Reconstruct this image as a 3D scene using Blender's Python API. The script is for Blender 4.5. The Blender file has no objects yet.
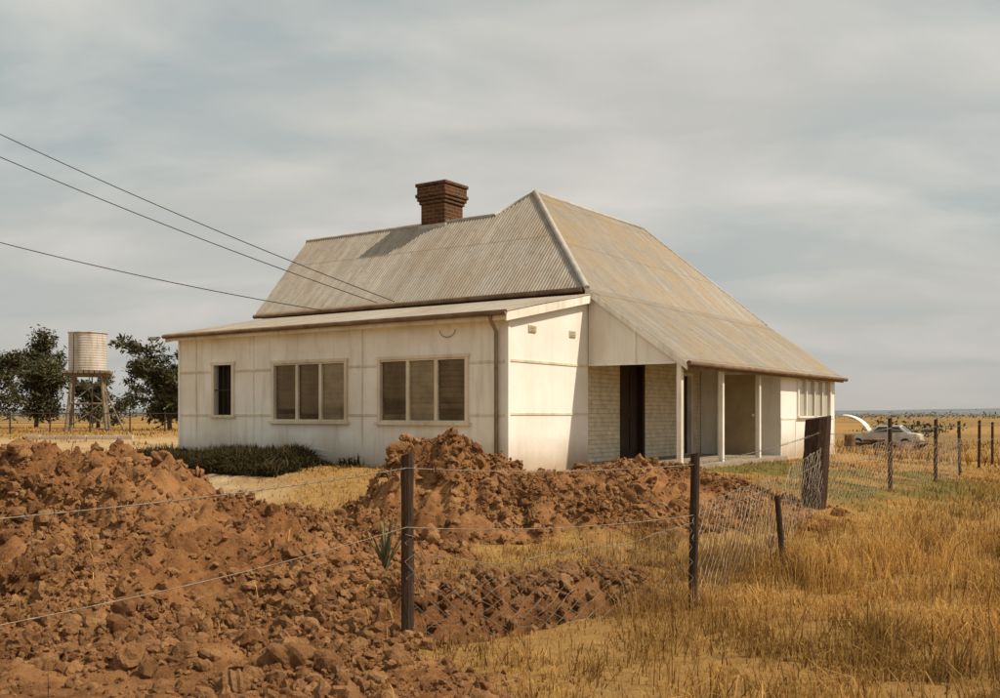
import bpy, math, random
import numpy as np
from mathutils import Vector, Matrix
random.seed(7); rng=np.random.default_rng(7)
scene=bpy.context.scene
D=bpy.data

# ------------------------------------------------------------ helpers
def link(o,parent=None):
    scene.collection.objects.link(o)
    if parent is not None: o.parent=parent
    return o
def mesh_obj(name,verts,faces,mat=None,parent=None,smooth=False):
    me=D.meshes.new(name); me.from_pydata([tuple(v) for v in verts],[],faces); me.update()
    if mat: me.materials.append(mat)
    if smooth:
        for p in me.polygons: p.use_smooth=True
    return link(D.objects.new(name,me),parent)
def np_mesh(name,verts,loops,starts,totals,mat=None,parent=None,smooth=False,colors=None,attrs=None):
    me=D.meshes.new(name)
    me.vertices.add(len(verts)); me.vertices.foreach_set('co',np.asarray(verts,np.float32).ravel())
    me.loops.add(len(loops)); me.loops.foreach_set('vertex_index',np.asarray(loops,np.int32))
    me.polygons.add(len(starts)); me.polygons.foreach_set('loop_start',np.asarray(starts,np.int32))
    me.polygons.foreach_set('loop_total',np.asarray(totals,np.int32))
    me.polygons.foreach_set('use_smooth',np.full(len(starts),smooth))
    me.update(calc_edges=True)
    if colors is not None:
        at=me.color_attributes.new('col','FLOAT_COLOR','POINT')
        c=np.ones((len(verts),4),np.float32); c[:,:3]=colors; at.data.foreach_set('color',c.ravel())
    if attrs:
        for k,v in attrs.items():
            at=me.attributes.new(k,'FLOAT','POINT'); at.data.foreach_set('value',np.asarray(v,np.float32))
    if mat: me.materials.append(mat)
    return link(D.objects.new(name,me),parent)
def empty(name,loc=(0,0,0),rotz=0):
    e=D.objects.new(name,None); e.location=loc; e.rotation_euler=(0,0,rotz); return link(e)
def box(name,x0,x1,y0,y1,z0,z1,mat,parent=None,bev=0.0):
    x0,x1=min(x0,x1),max(x0,x1); y0,y1=min(y0,y1),max(y0,y1); z0,z1=min(z0,z1),max(z0,z1)
    v=[(x0,y0,z0),(x1,y0,z0),(x1,y1,z0),(x0,y1,z0),(x0,y0,z1),(x1,y0,z1),(x1,y1,z1),(x0,y1,z1)]
    f=[(0,3,2,1),(4,5,6,7),(0,1,5,4),(1,2,6,5),(2,3,7,6),(3,0,4,7)]
    o=mesh_obj(name,v,f,mat,parent)
    if bev:
        m=o.modifiers.new('b','BEVEL'); m.width=bev; m.segments=2
    return o
class MB:
    def __init__(s): s.v=[]; s.f=[]
    def box(s,x0,x1,y0,y1,z0,z1,M=None):
        n=len(s.v)
        vs=[(x0,y0,z0),(x1,y0,z0),(x1,y1,z0),(x0,y1,z0),(x0,y0,z1),(x1,y0,z1),(x1,y1,z1),(x0,y1,z1)]
        if M is not None: vs=[tuple(M@Vector(q)) for q in vs]
        s.v+=vs; s.f+=[tuple(n+i for i in q) for q in [(0,3,2,1),(4,5,6,7),(0,1,5,4),(1,2,6,5),(2,3,7,6),(3,0,4,7)]]
    def tube(s,pts,rad,sides=6,cap=True):
        pts=[Vector(p) for p in pts]
        if not hasattr(rad,'__len__'): rad=[rad]*len(pts)
        n0=len(s.v)
        for i,p in enumerate(pts):
            t=(pts[min(i+1,len(pts)-1)]-pts[max(i-1,0)]).normalized()
            ref=Vector((0,0,1)) if abs(t.z)<.9 else Vector((1,0,0))
            a=t.cross(ref).normalized(); b=t.cross(a)
            for k in range(sides):
                an=2*math.pi*k/sides
                s.v.append(tuple(p+(a*math.cos(an)+b*math.sin(an))*rad[i]))
        for i in range(len(pts)-1):
            for k in range(sides):
                k2=(k+1)%sides
                s.f.append((n0+i*sides+k,n0+i*sides+k2,n0+(i+1)*sides+k2,n0+(i+1)*sides+k))
        if cap:
            s.f.append(tuple(n0+k for k in range(sides)))
            s.f.append(tuple(n0+(len(pts)-1)*sides+k for k in reversed(range(sides))))
    def obj(s,name,mat,parent=None,smooth=False): return mesh_obj(name,s.v,s.f,mat,parent,smooth)

# noise
def _h(ix,iy,seed):
    n=(ix.astype(np.int64)*374761393+iy.astype(np.int64)*668265263+seed*1442695041)&0xffffffff
    n=((n^(n>>13))*1274126177)&0xffffffff
    n=(n^(n>>16))&0xffffffff
    return n/4294967295.0
def vn(x,y,seed=0):
    ix=np.floor(x); iy=np.floor(y); fx=x-ix; fy=y-iy
    fx=fx*fx*fx*(fx*(fx*6-15)+10); fy=fy*fy*fy*(fy*(fy*6-15)+10)
    a=_h(ix,iy,seed); b=_h(ix+1,iy,seed); c=_h(ix,iy+1,seed); d=_h(ix+1,iy+1,seed)
    return (a*(1-fx)+b*fx)*(1-fy)+(c*(1-fx)+d*fx)*fy
def fbm(x,y,seed=0,oct=4,g=.5):
    s=0;a=1;t=0
    for i in range(oct):
        s=s+a*vn(x*2**i+i*13.7,y*2**i-i*7.3,seed+i); t+=a; a*=g
    return s/t
def S(a,b,x):
    t=np.clip((x-a)/(b-a),0,1); return t*t*(3-2*t)

# ------------------------------------------------------------ material helpers
class NT:
    def __init__(s,name):
        s.m=D.materials.new(name); s.m.use_nodes=True; s.n=s.m.node_tree; s.n.nodes.clear()
        s.out=s.N('ShaderNodeOutputMaterial'); s.b=s.N('ShaderNodeBsdfPrincipled')
        s.L(s.b.outputs[0],s.out.inputs[0]); s.b.inputs['Roughness'].default_value=.8
        s.b.inputs['Specular IOR Level'].default_value=.2
    def N(s,t): return s.n.nodes.new(t)
    def L(s,a,b): s.n.links.new(a,b)
    def coord(s,scale=(1,1,1)):
        tc=s.N('ShaderNodeTexCoord'); mp=s.N('ShaderNodeMapping'); mp.inputs['Scale'].default_value=scale
        s.L(tc.outputs['Object'],mp.inputs[0]); return mp.outputs[0]
    def noise(s,scale,detail=6,co=None,rough=.6,dist=0):
        n=s.N('ShaderNodeTexNoise'); n.inputs['Scale'].default_value=scale; n.inputs['Detail'].default_value=detail
        n.inputs['Roughness'].default_value=rough; n.inputs['Distortion'].default_value=dist
        s.L(co if co is not None else s.coord(),n.inputs['Vector']); return n.outputs[0]
    def ramp(s,fac,stops):
        r=s.N('ShaderNodeValToRGB'); e=r.color_ramp.elements
        while len(e)<len(stops): e.new(.5)
        for i,(p,c) in enumerate(stops):
            e[i].position=p; e[i].color=(c,c,c,1) if not hasattr(c,'__len__') else (*c,1)
        s.L(fac,r.inputs[0]); return r.outputs[0]
    def mix(s,fac,a,b,mode='MIX'):
        m=s.N('ShaderNodeMix'); m.data_type='RGBA'; m.blend_type=mode
        for sock,val in ((m.inputs[0],fac),(m.inputs[6],a),(m.inputs[7],b)):
            if isinstance(val,bpy.types.NodeSocket): s.L(val,sock)
            elif hasattr(val,'__len__'): sock.default_value=(*val,1)
            else: sock.default_value=val
        return m.outputs[2]
    def math(s,op,a,b=0):
        m=s.N('ShaderNodeMath'); m.operation=op
        for i,v in enumerate((a,b)):
            if isinstance(v,bpy.types.NodeSocket): s.L(v,m.inputs[i])
            else: m.inputs[i].default_value=v
        return m.outputs[0]
    def color(s,c):
        if isinstance(c,bpy.types.NodeSocket): s.L(c,s.b.inputs['Base Color'])
        else: s.b.inputs['Base Color'].default_value=(*c,1)
    def bump(s,h,strength=.3,dist=.02,prev=None):
        b=s.N('ShaderNodeBump'); b.inputs['Strength'].default_value=strength; b.inputs['Distance'].default_value=dist
        s.L(h,b.inputs['Height'])
        if prev is not None: s.L(prev,b.inputs['Normal'])
        s.L(b.outputs[0],s.b.inputs['Normal']); return b.outputs[0]
def simple(name,c1,c2,scale=6,rough=.8,bump=.2,bd=.01,spec=.2,stretch=(1,1,1),metal=0):
    t=NT(name); co=t.coord(stretch); n=t.noise(scale,8,co); t.color(t.mix(t.ramp(n,[(.35,0.),(.65,1.)]),c1,c2))
    t.b.inputs['Roughness'].default_value=rough; t.b.inputs['Specular IOR Level'].default_value=spec
    t.b.inputs['Metallic'].default_value=metal
    if bump: t.bump(t.noise(scale*4,6,co),bump,bd)
    return t.m

def paint_mat(name,base,dirt,grime=.5,zlow=.55):
    t=NT(name); co=t.coord()
    n1=t.noise(.9,8,co); n2=t.noise(1.,8,t.coord((6,6,.7)))
    c=t.mix(t.ramp(n1,[(.42,0.),(.7,.75)]),base,dirt)
    c=t.mix(t.ramp(n2,[(.50,0.),(.72,grime)]),c,tuple(d*.75 for d in dirt))
    sp=t.noise(14,6,co); c=t.mix(t.ramp(sp,[(.64,0.),(.72,grime*.8)]),c,tuple(d*.55 for d in dirt))
    sep=t.N('ShaderNodeSeparateXYZ'); t.L(co,sep.inputs[0])
    zz=t.math('ADD',sep.outputs[2],t.math('MULTIPLY',n1,-.5))
    low=t.ramp(zz,[(zlow-.25,.75),(zlow+.35,0.)]) if zlow>-1 else None
    if low is not None: c=t.mix(low,c,(.34,.22,.12))
    t.color(c)
    t.b.inputs['Roughness'].default_value=.65
    t.bump(t.noise(40,4,co),.12,.004,t.bump(t.noise(1.6,3,co),.5,.02))
    return t.m
M_facade=paint_mat('facade_paint',(.87,.84,.75),(.68,.60,.47),.5)
M_side=paint_mat('side_paint',(.84,.83,.78),(.72,.68,.60),.2)
M_trim=paint_mat('trim_paint',(.82,.79,.71),(.52,.45,.34),.6,-5)
M_cream=paint_mat('cream_trim',(.74,.66,.50),(.50,.40,.26),.6,-5)
M_batt=paint_mat('batten_paint',(.74,.67,.53),(.46,.36,.23),.6,-5)
M_panel=paint_mat('panel_paint',(.76,.73,.66),(.6,.54,.44),.4,-5)
def brick(name,c1,c2,mortar,sc=1.,painted=False):
    t=NT(name); co=t.coord(); sep=t.N('ShaderNodeSeparateXYZ'); t.L(co,sep.inputs[0])
    cb=t.N('ShaderNodeCombineXYZ'); t.L(t.math('ADD',sep.outputs[0],sep.outputs[1]),cb.inputs[0]); t.L(sep.outputs[2],cb.inputs[1])
    b=t.N('ShaderNodeTexBrick'); t.L(cb.outputs[0],b.inputs[0])
    b.inputs['Color1'].default_value=(*c1,1); b.inputs['Color2'].default_value=(*c2,1); b.inputs['Mortar'].default_value=(*mortar,1)
    b.inputs['Scale'].default_value=sc; b.inputs['Mortar Size'].default_value=.008; b.inputs['Brick Width'].default_value=.235; b.inputs['Row Height'].default_value=.085
    b.inputs['Mortar Smooth'].default_value=.4
    n=t.noise(5,8,co); t.color(t.mix(t.ramp(n,[(.4,0.),(.7,.6)]),b.outputs[0],tuple(x*.5 for x in c1)))
    inv=t.math('SUBTRACT',1,b.outputs['Fac']); t.bump(t.noise(30,4,co),.3,.006,t.bump(inv,.8,.012))
    return t.m
M_brickp=brick('painted_brick',(.74,.67,.52),(.68,.61,.46),(.58,.50,.37))
M_brickc=brick('chimney_brick',(.13,.052,.022),(.065,.028,.014),(.25,.17,.09))

def roof_mat(name,c1,c2,rust,along,rf=.45,lap=1.8):
    t=NT(name); co=t.coord(); sep=t.N('ShaderNodeSeparateXYZ'); t.L(co,sep.inputs[0])
    st=[1.2,1.2,1.2]; st[along]=9
    st2=t.coord(tuple(st)); n=t.noise(.6,8,st2,.65); n2=t.noise(.8,8,co,.6,.6); n3=t.noise(7,8,co,.7)
    c=t.mix(t.ramp(n,[(.38,0.),(.60,1.)]),c1,c2)
    w=t.N('ShaderNodeTexWhiteNoise'); w.noise_dimensions='2D'; cb=t.N('ShaderNodeCombineXYZ')
    t.L(t.math('FLOOR',t.math('MULTIPLY',sep.outputs[along],1/.762)),cb.inputs[0]); t.L(t.math('FLOOR',t.math('MULTIPLY',sep.outputs[2],1/lap)),cb.inputs[1])
    t.L(cb.outputs[0],w.inputs[0]); c=t.mix(t.math('MULTIPLY',w.outputs[0],.5),c,tuple(x*.68 for x in c1))
    c=t.mix(t.ramp(n2,[(.45,0.),(.66,rf)]),c,rust)
    c=t.mix(t.ramp(n3,[(.52,0.),(.72,.55)]),c,tuple(x*.55 for x in rust))
    fr=t.math('FRACT',t.math('MULTIPLY',sep.outputs[2],1/lap)); c=t.mix(t.ramp(fr,[(0.,.6),(.025,0.)]),c,(.12,.08,.05))
    t.color(c); t.b.inputs['Roughness'].default_value=.55; t.b.inputs['Metallic'].default_value=.15; t.b.inputs['Specular IOR Level'].default_value=.3
    t.bump(n3,.25,.006)
    return t.m
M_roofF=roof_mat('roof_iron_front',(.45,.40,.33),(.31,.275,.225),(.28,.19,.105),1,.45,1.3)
M_roofR=roof_mat('roof_iron_right',(.335,.295,.24),(.235,.205,.165),(.31,.22,.115),0,.75,1.25)  # base tones darker than the front iron, offsetting stronger sun on this slope
M_cap=simple('ridge_iron',(.52,.48,.42),(.38,.34,.28),5,.5,.1)
M_darkwood=simple('weathered_dark_wood',(.04,.022,.014),(.085,.052,.033),7,.9,.6,.02,stretch=(6,6,1))
M_dark=simple('dark_interior',(.012,.008,.006),(.02,.014,.01),3,.9,0)
M_door=simple('door_brown',(.03,.015,.009),(.042,.023,.013),4,.6,.2)
M_door2=simple('door_tan',(.42,.33,.2),(.34,.26,.15),3,.6,.1)
M_conc=simple('concrete',(.34,.29,.22),(.24,.19,.13),3,.9,.3)
M_wire=simple('wire',(.05,.04,.035),(.09,.075,.06),20,.6,0,metal=.3)
M_wireg=simple('galv_wire',(.30,.26,.20),(.16,.12,.085),20,.6,0,metal=.3)
M_gutter=simple('rusty_gutter',(.15,.085,.045),(.24,.16,.095),4,.7,.2)
M_blind=simple('blind',(.18,.125,.065),(.12,.085,.045),2,.8,.1)
M_blind2=simple('curtain',(.50,.42,.28),(.38,.31,.19),6,.9,.2,stretch=(8,8,1))
def lg(nm,a,b):
    g=NT(nm); g.color(g.mix(g.ramp(g.noise(3,4),[(.35,0.),(.65,1.)]),a,b)); g.b.inputs['Roughness'].default_value=.15; g.b.inputs['Specular IOR Level'].default_value=.6; return g.m
M_glass=lg('louvre_glass',(.06,.043,.026),(.12,.09,.056)); M_glass2=lg('louvre_glass_light',(.19,.15,.095),(.29,.24,.165))

# ------------------------------------------------------------ terrain
ANG=math.atan2(.824,.566); C0=np.array([.133,16.75]); dR=np.array([math.cos(ANG),math.sin(ANG)]); dL=np.array([-dR[1],dR[0]])
def ab(x,y): return (x-C0[0])*dR[0]+(y-C0[1])*dR[1],(x-C0[0])*dL[0]+(y-C0[1])*dL[1]
def W(a,b): p=C0+a*dR+b*dL; return p[0],p[1]
def g2(x,y,cx,cy,rx,ry,rot=0,p=2):
    c,s=math.cos(rot),math.sin(rot); u=((x-cx)*c+(y-cy)*s)/rx; v=(-(x-cx)*s+(y-cy)*c)/ry
    return np.exp(-(u*u+v*v)**(p/2))
MOUNDS=[(-.95,12.1,.62,1.02,1.1,0,4),(-.45,12.0,.38,.9,.9,0,2),(.6,12.3,.30,1.4,1.1,.2,2),(2.4,13.6,.24,1.8,.9,.3,2.6),(-1.5,12.4,.16,.5,.8,0,2),(1.2,11.8,.15,1.2,.8,0,2),
 (-4.1,9.5,.72,1.4,1.2,0,2.4),(-5.6,9.3,.50,1.8,1.4,0,2.4),(-2.7,9.0,.40,1.2,1.2,0,2),(-2.4,7.4,.24,1.3,1.1,0,2),(-4.2,7.4,.28,1.8,1.2,0,2),(-1.3,8.8,.18,1.1,1.1,0,2),(-8,9.5,.5,2,1.8,0,2),(-1.7,10.3,.24,1.1,.9,0,2)]
MASKB=[(-.6,12.2,2.3,1.6,0),(1.6,12.6,2.7,1.5,.2),(-5,8.2,3.6,2.7,0),(-2.2,8.4,2.1,2.5,0),(-9,9,3,2.6,0),(-2.3,5.4,2.2,1.6,0),(-1.0,7.2,.8,1.5,0),(-1.7,10.3,1.6,1.5,0)]
def warp(x,y):
    return x+.45*(fbm(x*.9,y*.9,11,3)-.5)*2, y+.45*(fbm(x*.9+9,y*.9,12,3)-.5)*2
def segd(x,y,ax,ay,bx,by,seed,wob):
    L2=(bx-ax)**2+(by-ay)**2; t=np.clip(((x-ax)*(bx-ax)+(y-ay)*(by-ay))/L2,0,1)
    return np.abs(np.hypot(x-(ax+t*(bx-ax)),y-(ay+t*(by-ay)))+wob*(fbm(x*2.6,y*2.6,seed,3)-.5)*2)
def trench(x,y,w=.27): return np.exp(-(segd(x,y,-.45,6.95,1.25,8.35,19,.12)/w)**6)
def bank(x,y): return np.exp(-(segd(x,y,-.70,7.42,1.02,8.86,23,.14)/.25)**4)
def trench2(x,y): return np.exp(-(segd(x,y,1.5,10.2,3.0,11.0,18,.12)/.2)**3)
def dirtmask(x,y):
    wx,wy=warp(x,y); m=0*x
    for cx,cy,rx,ry,r in MASKB: m=np.maximum(m,g2(wx,wy,cx,cy,rx,ry,r,4))
    m=m+(fbm(x*2.2,y*2.2,21,4)-.5)*.8
    m=np.maximum(S(.28,.5,m),np.maximum(S(.15,.5,np.maximum(trench(x,y,.32),.8*bank(x,y))),S(.2,.6,trench2(x,y))))
    return m*S(24,15,y+0*x)
def height(x,y,detail=True):
    x=np.asarray(x,float); y=np.asarray(y,float)
    a,b=ab(x,y)
    z=.58*S(-5.5,-1.2,a)*S(-7.5,-2.2,b)*(1-.45*S(5,12,a)*S(1,-2,b))
    z=z-.25*S(20,60,a)*S(20,60,y) -.85*S(24,46,y)*S(4,15,x)
    wx,wy=warp(x,y); m=0
    for cx,cy,h,rx,ry,r,p in MOUNDS: m=m+h*g2(wx,wy,cx,cy,rx,ry,r,p)
    z=z+m-.50*trench(x,y)+.13*bank(x,y)-.28*trench2(x,y)
    if detail:
        dm=dirtmask(x,y)
        near=S(40,18,y)
        bil=np.abs(fbm(x*1.6,y*1.6,31,4)-.5)*2
        bil2=np.abs(fbm(x*5,y*5,41,4,.6)-.5)*2
        bil3=fbm(x*11,y*11,43,3,.65)
        z=z+dm*(.28*(bil-.22)+.18*(bil2-.22)+.11*(bil3-.5))*np.clip(.35+m*1.4,0,1.15)
        z=z+(1-dm)*near*(.08*(fbm(x*1.3,y*1.3,61,3)-.5)+.03*(fbm(x*6,y*6,62,2)-.5))
    ins=S(-.6,-.1,a)*S(13.5,12.6,a)*S(-2.6,-2.2,b)
    z=z*(1-ins)+ins*(.50)
    return z
def hz(x,y): return float(height(np.array([x]),np.array([y]))[0])

def axis(parts,far):
    arr=[]
    for a,b,s in parts: arr.append(np.arange(a,b-1e-6,s))
    arr=np.concatenate(arr); lo=arr[0]; hi=parts[-1][1]
    k=np.arange(0,60); r=1.17**k; st=parts[-1][2]; up=hi+np.cumsum(st*r); up=up[up<far]; up=np.append(up,far)
    st=parts[0][2]; dn=lo-np.cumsum(st*r); dn=dn[dn>-far]; dn=np.append(dn,-far)
    return np.concatenate([dn[::-1],arr,[hi],up])
xs=axis([(-9,-6.5,.1),(-6.5,4.2,.03),(4.2,12,.12)],7000)
ys=axis([(3,5.2,.12),(5.2,14.5,.03),(14.5,24,.12)],7000)
X,Y=np.meshgrid(xs,ys); Z=height(X,Y); DM=dirtmask(X,Y)
nx,ny=len(xs),len(ys)
V=np.stack([X.ravel(),Y.ravel(),Z.ravel()],1)
i=np.arange(nx-1); j=np.arange(ny-1); I,J=np.meshgrid(i,j); q=(J*nx+I).ravel()
loops=np.stack([q,q+1,q+nx+1,q+nx],1).ravel(); nf=len(q)
def greenmask(x,y):
    a,b=ab(x,y)
    return .85*S(-7.5,-5.5,b)*S(-1.8,-2.8,b)*S(-1,2.5,a)*S(12,7,a)*S(.38,.62,fbm(x*.8,y*.8,77,3)+.08)
def palemask(x,y):
    m=S(-2.5,-4.5,x+.25*(y-16))*S(12.5,15.5,y)*S(48,38,y)*S(-40,-30,x)
    return m*S(.28,.5,fbm(x*.5,y*.5,55,4)+.08)
def soil(t,co):
    n1=t.noise(1.1,8,co); n2=t.noise(8,8,co,.7); n3=t.noise(55,6,co,.7); n4=t.noise(2.7,6,co,.6)
    dc=t.mix(t.ramp(n2,[(.3,0.),(.7,1.)]),(.125,.05,.02),(.31,.14,.053))
    dc=t.mix(t.ramp(n1,[(.42,0.),(.66,.75)]),dc,(.40,.205,.085))
    dc=t.mix(t.ramp(n4,[(.50,0.),(.68,.75)]),dc,(.095,.039,.017))
    dc=t.mix(t.ramp(n3,[(.52,0.),(.72,.55)]),dc,(.46,.27,.125))
    return dc,n2,n3
t=NT('ground_soil'); co=t.coord()
def attr(t,n): a=t.N('ShaderNodeAttribute'); a.attribute_name=n; return a.outputs['Fac']
dc,n2,n3=soil(t,co)
gc=t.mix(t.ramp(n2,[(.35,0.),(.65,1.)]),(.24,.125,.038),(.44,.26,.085)); gc=t.mix(t.ramp(t.noise(.25,6,co),[(.42,0.),(.62,.7)]),gc,(.36,.22,.08)); gc=t.mix(t.ramp(t.noise(.012,8,co),[(.45,0.),(.6,.8)]),gc,(.15,.115,.06))
gc=t.mix(attr(t,'green'),gc,(.13,.12,.035))
gc=t.mix(attr(t,'pale'),gc,t.mix(t.ramp(t.noise(2,8,co),[(.4,0.),(.6,1.)]),(.50,.37,.21),(.38,.25,.13)))
t.color(t.mix(attr(t,'dirt'),gc,dc)); t.b.inputs['Roughness'].default_value=.95; t.b.inputs['Specular IOR Level'].default_value=.05
t.bump(n3,.8,.02,t.bump(n2,.8,.05))
M_ground=t.m
np_mesh('ground',V,loops,np.arange(nf)*4,np.full(nf,4),M_ground,smooth=True,attrs={'dirt':DM.ravel(),'green':greenmask(X,Y).ravel(),'pale':palemask(X,Y).ravel()})

# ------------------------------------------------------------ clods
def ico(sub):
    import bmesh
    bm=bmesh.new(); bmesh.ops.create_icosphere(bm,subdivisions=sub,radius=1); v=np.array([x.co[:] for x in bm.verts]); f=np.array([[q.index for q in p.verts] for p in bm.faces]); bm.free(); return v,f
def scatter_clods(name,n,smin,smax,sub,seed,mat,region,power=2.2,smooth=True,rough=.10,only=None):
    r=np.random.default_rng(seed); P=[]
    while sum(len(p) for p in P)<n:
        x=r.uniform(region[0],region[1],n*2); y=r.uniform(region[2],region[3],n*2)
        m=only(x,y) if only else dirtmask(x,y)*(.12+.88*S(.40,.62,fbm(x*1.3,y*1.3,91,3)))
        k=r.random(len(x))<m; P.append(np.stack([x[k],y[k]],1))
    P=np.concatenate(P)[:n]; n=len(P)
    s=smin+(smax-smin)*r.random(n)**power
    bv,bf=ico(sub); nv=len(bv)
    disp=np.zeros((n,nv))
    for fr,am in ((1.7,.26),(3.8,.20),(8,.13)):
        k=r.normal(size=(n,3))*fr; ph=r.uniform(0,6.28,(n,1)); disp+=am*np.sin(k@bv.T+ph)
    v=bv[None]*(1+disp+rough*(r.random((n,nv))-.5)*2)[:,:,None]
    sc=r.uniform(.65,1.25,(n,1,3)); v=v*sc*s[:,None,None]
    an=r.uniform(0,6.28,n); c,sn=np.cos(an)[:,None],np.sin(an)[:,None]
    ti=r.uniform(-.9,.9,n); ct,st=np.cos(ti)[:,None],np.sin(ti)[:,None]
    x,y,z=v[...,0],v[...,1],v[...,2]; y,z=y*ct-z*st,y*st+z*ct; x,y=x*c-y*sn,x*sn+y*c
    zz=height(P[:,0],P[:,1])
    v=np.stack([x+P[:,0:1],y+P[:,1:2],z+(zz+s*.12)[:,None]],2).reshape(-1,3)
    f=(bf[None]+(np.arange(n)*nv)[:,None,None]).reshape(-1,3)
    tone=np.repeat(r.random(n),nv)
    return np_mesh(name,v,f.ravel(),np.arange(len(f))*3,np.full(len(f),3),mat,smooth=smooth,attrs={'tone':tone})
t=NT('clod_soil'); co=t.coord()
dc,n2,n3=soil(t,co); c=t.mix(attr(t,'tone'),(.12,.05,.022),(.46,.26,.12)); c=t.mix(.45,c,dc); t.color(c); t.b.inputs['Roughness'].default_value=.95; t.b.inputs['Specular IOR Level'].default_value=.05
t.bump(n3,1.,.02,t.bump(t.noise(25,5,co),.9,.03)); M_clod=t.m
reg=(-8.5,4.8,5.0,15)
scatter_clods('soil_crumbs',50000,.006,.022,1,1,M_clod,reg,1.6,False)
scatter_clods('dirt_clods',9000,.018,.062,2,2,M_clod,reg,2.2,False,.12)
scatter_clods('large_dirt_clods',130,.05,.11,4,3,M_clod,reg,1.8,False,.035)
scatter_clods('trench_clods',260,.03,.08,3,12,M_clod,(-1.2,3.2,6.6,11.5),2.0,False,.06,lambda x,y:np.maximum(bank(x,y),trench2(x,y+.0)*.7))

# ------------------------------------------------------------ grass
def blades(name,P,hh,ww,lean,cols,mat,seed=0):
    r=np.random.default_rng(seed); n=len(P); zz=height(P[:,0],P[:,1])
    an=r.uniform(0,6.283,n); dx,dy=np.cos(an),np.sin(an)
    la=r.uniform(0,6.283,n); l=lean*r.random(n)*hh; lx,ly=np.cos(la)*l,np.sin(la)*l
    v=np.zeros((n,5,3)); w=ww*.5
    v[:,0]=np.stack([P[:,0]-dx*w,P[:,1]-dy*w,zz-.01],1); v[:,1]=np.stack([P[:,0]+dx*w,P[:,1]+dy*w,zz-.01],1)
    mx,my=P[:,0]+lx*.35,P[:,1]+ly*.35; mz=zz+hh*.6
    v[:,2]=np.stack([mx+dx*w*.8,my+dy*w*.8,mz],1); v[:,3]=np.stack([mx-dx*w*.8,my-dy*w*.8,mz],1)
    v[:,4]=np.stack([P[:,0]+lx,P[:,1]+ly,zz+hh*np.sqrt(np.clip(1-(l/np.maximum(hh,.01))**2*.5,.2,1))],1)
    k=np.arange(n)*5
    lo=np.stack([k,k+1,k+2,k+3,k+3,k+2,k+4],1).ravel()
    st=np.stack([np.arange(n)*7,np.arange(n)*7+4],1).ravel(); to=np.tile([4,3],n)
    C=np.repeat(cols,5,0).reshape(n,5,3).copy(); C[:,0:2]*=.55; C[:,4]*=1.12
    return np_mesh(name,v.reshape(-1,3),lo,st,to,mat,colors=C.reshape(-1,3))
t=NT('grass'); a=t.N('ShaderNodeVertexColor'); a.layer_name='col'; t.color(a.outputs[0]); t.b.inputs['Specular IOR Level'].default_value=.1
tr=t.N('ShaderNodeBsdfTranslucent'); t.L(a.outputs[0],tr.inputs[0]); ms=t.N('ShaderNodeMixShader'); ms.inputs[0].default_value=.3; t.L(t.b.outputs[0],ms.inputs[1]); t.L(tr.outputs[0],ms.inputs[2]); t.L(ms.outputs[0],t.out.inputs[0])
M_grass=t.m
def in_house(x,y):
    a,b=ab(x,y); return ((a>-.05)&(a<12.4)&(b>-2.1)&(b<9.3))
def field(n,reg,seed,dens=None):
    r=np.random.default_rng(seed); x=r.uniform(reg[0],reg[1],n); y=r.uniform(reg[2],reg[3],n)
    m=(1-dirtmask(x,y))*(1-.93*palemask(x,y))
    if dens is not None: m=m*dens(x,y)
    k=(r.random(n)<m)&~in_house(x,y)&(np.abs(x)<y*.56+1.2)
    return np.stack([x[k],y[k]],1)
def gcols(P,seed,gscale=1.):
    r=np.random.default_rng(seed); n=len(P); t=r.random(n)[:,None]
    c=np.array([.37,.185,.04])*(1-t)+np.array([.76,.49,.165])*t
    pt=S(.35,.65,fbm(P[:,0]*.9,P[:,1]*.9,88,4))[:,None]; c=c*(.55+.6*pt)*np.array([1,.95,.9])
    br=(r.random(n)<.14)[:,None]; c=np.where(br,np.array([.15,.07,.028]),c)
    gm=(greenmask(P[:,0],P[:,1])*gscale)[:,None]; gm=np.where(r.random(n)[:,None]<.4,gm*.25,gm)
    return c*(1-gm)+gm*np.array([.19,.17,.048])
clump=lambda x,y: .18+.82*S(.42,.64,fbm(x*2.4,y*2.4,71,3))
right=lambda x,y: clump(x,y)*(.65+.35*S(.2,1.6,x-(y-7)*.12))
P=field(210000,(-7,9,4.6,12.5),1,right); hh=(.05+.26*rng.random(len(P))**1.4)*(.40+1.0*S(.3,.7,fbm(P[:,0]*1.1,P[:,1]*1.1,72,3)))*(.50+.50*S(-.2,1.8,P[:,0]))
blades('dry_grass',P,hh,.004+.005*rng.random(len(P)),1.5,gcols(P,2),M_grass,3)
P=field(110000,(-10,18,12.5,27),4,clump); a_,b_=ab(P[:,0],P[:,1]); low=1-.72*S(-7,-5,b_)
hh=(.08+.24*rng.random(len(P)))*(.4+.8*fbm(P[:,0]*.8,P[:,1]*.8,73,3))*low
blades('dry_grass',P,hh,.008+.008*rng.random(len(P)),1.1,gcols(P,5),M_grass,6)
P=field(50000,(-45,50,27,75),7,clump); hh=(.12+.25*rng.random(len(P)))*(.5+.8*fbm(P[:,0]*.3,P[:,1]*.3,74,3))
blades('dry_grass',P,hh*(.45+.55*(P[:,0]>5)),.03+.03*rng.random(len(P)),.8,gcols(P,8),M_grass,9)
P=field(10000,(0.8,8,5,13),14,lambda x,y: S(.42,.62,fbm(x*1.2,y*1.2,79,3))); blades('dry_grass',P,.22+.26*rng.random(len(P)),.004+.003*rng.random(len(P)),.9,gcols(P,15)*1.15,M_grass,16)
r=np.random.default_rng(47); x=r.uniform(-1.4,3.2,40000); y=r.uniform(6.4,11.5,40000); k=r.random(40000)<.5*bank(x,y-.22)+.25*trench2(x,y+.3); P=np.stack([x[k],y[k]],1)
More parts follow.
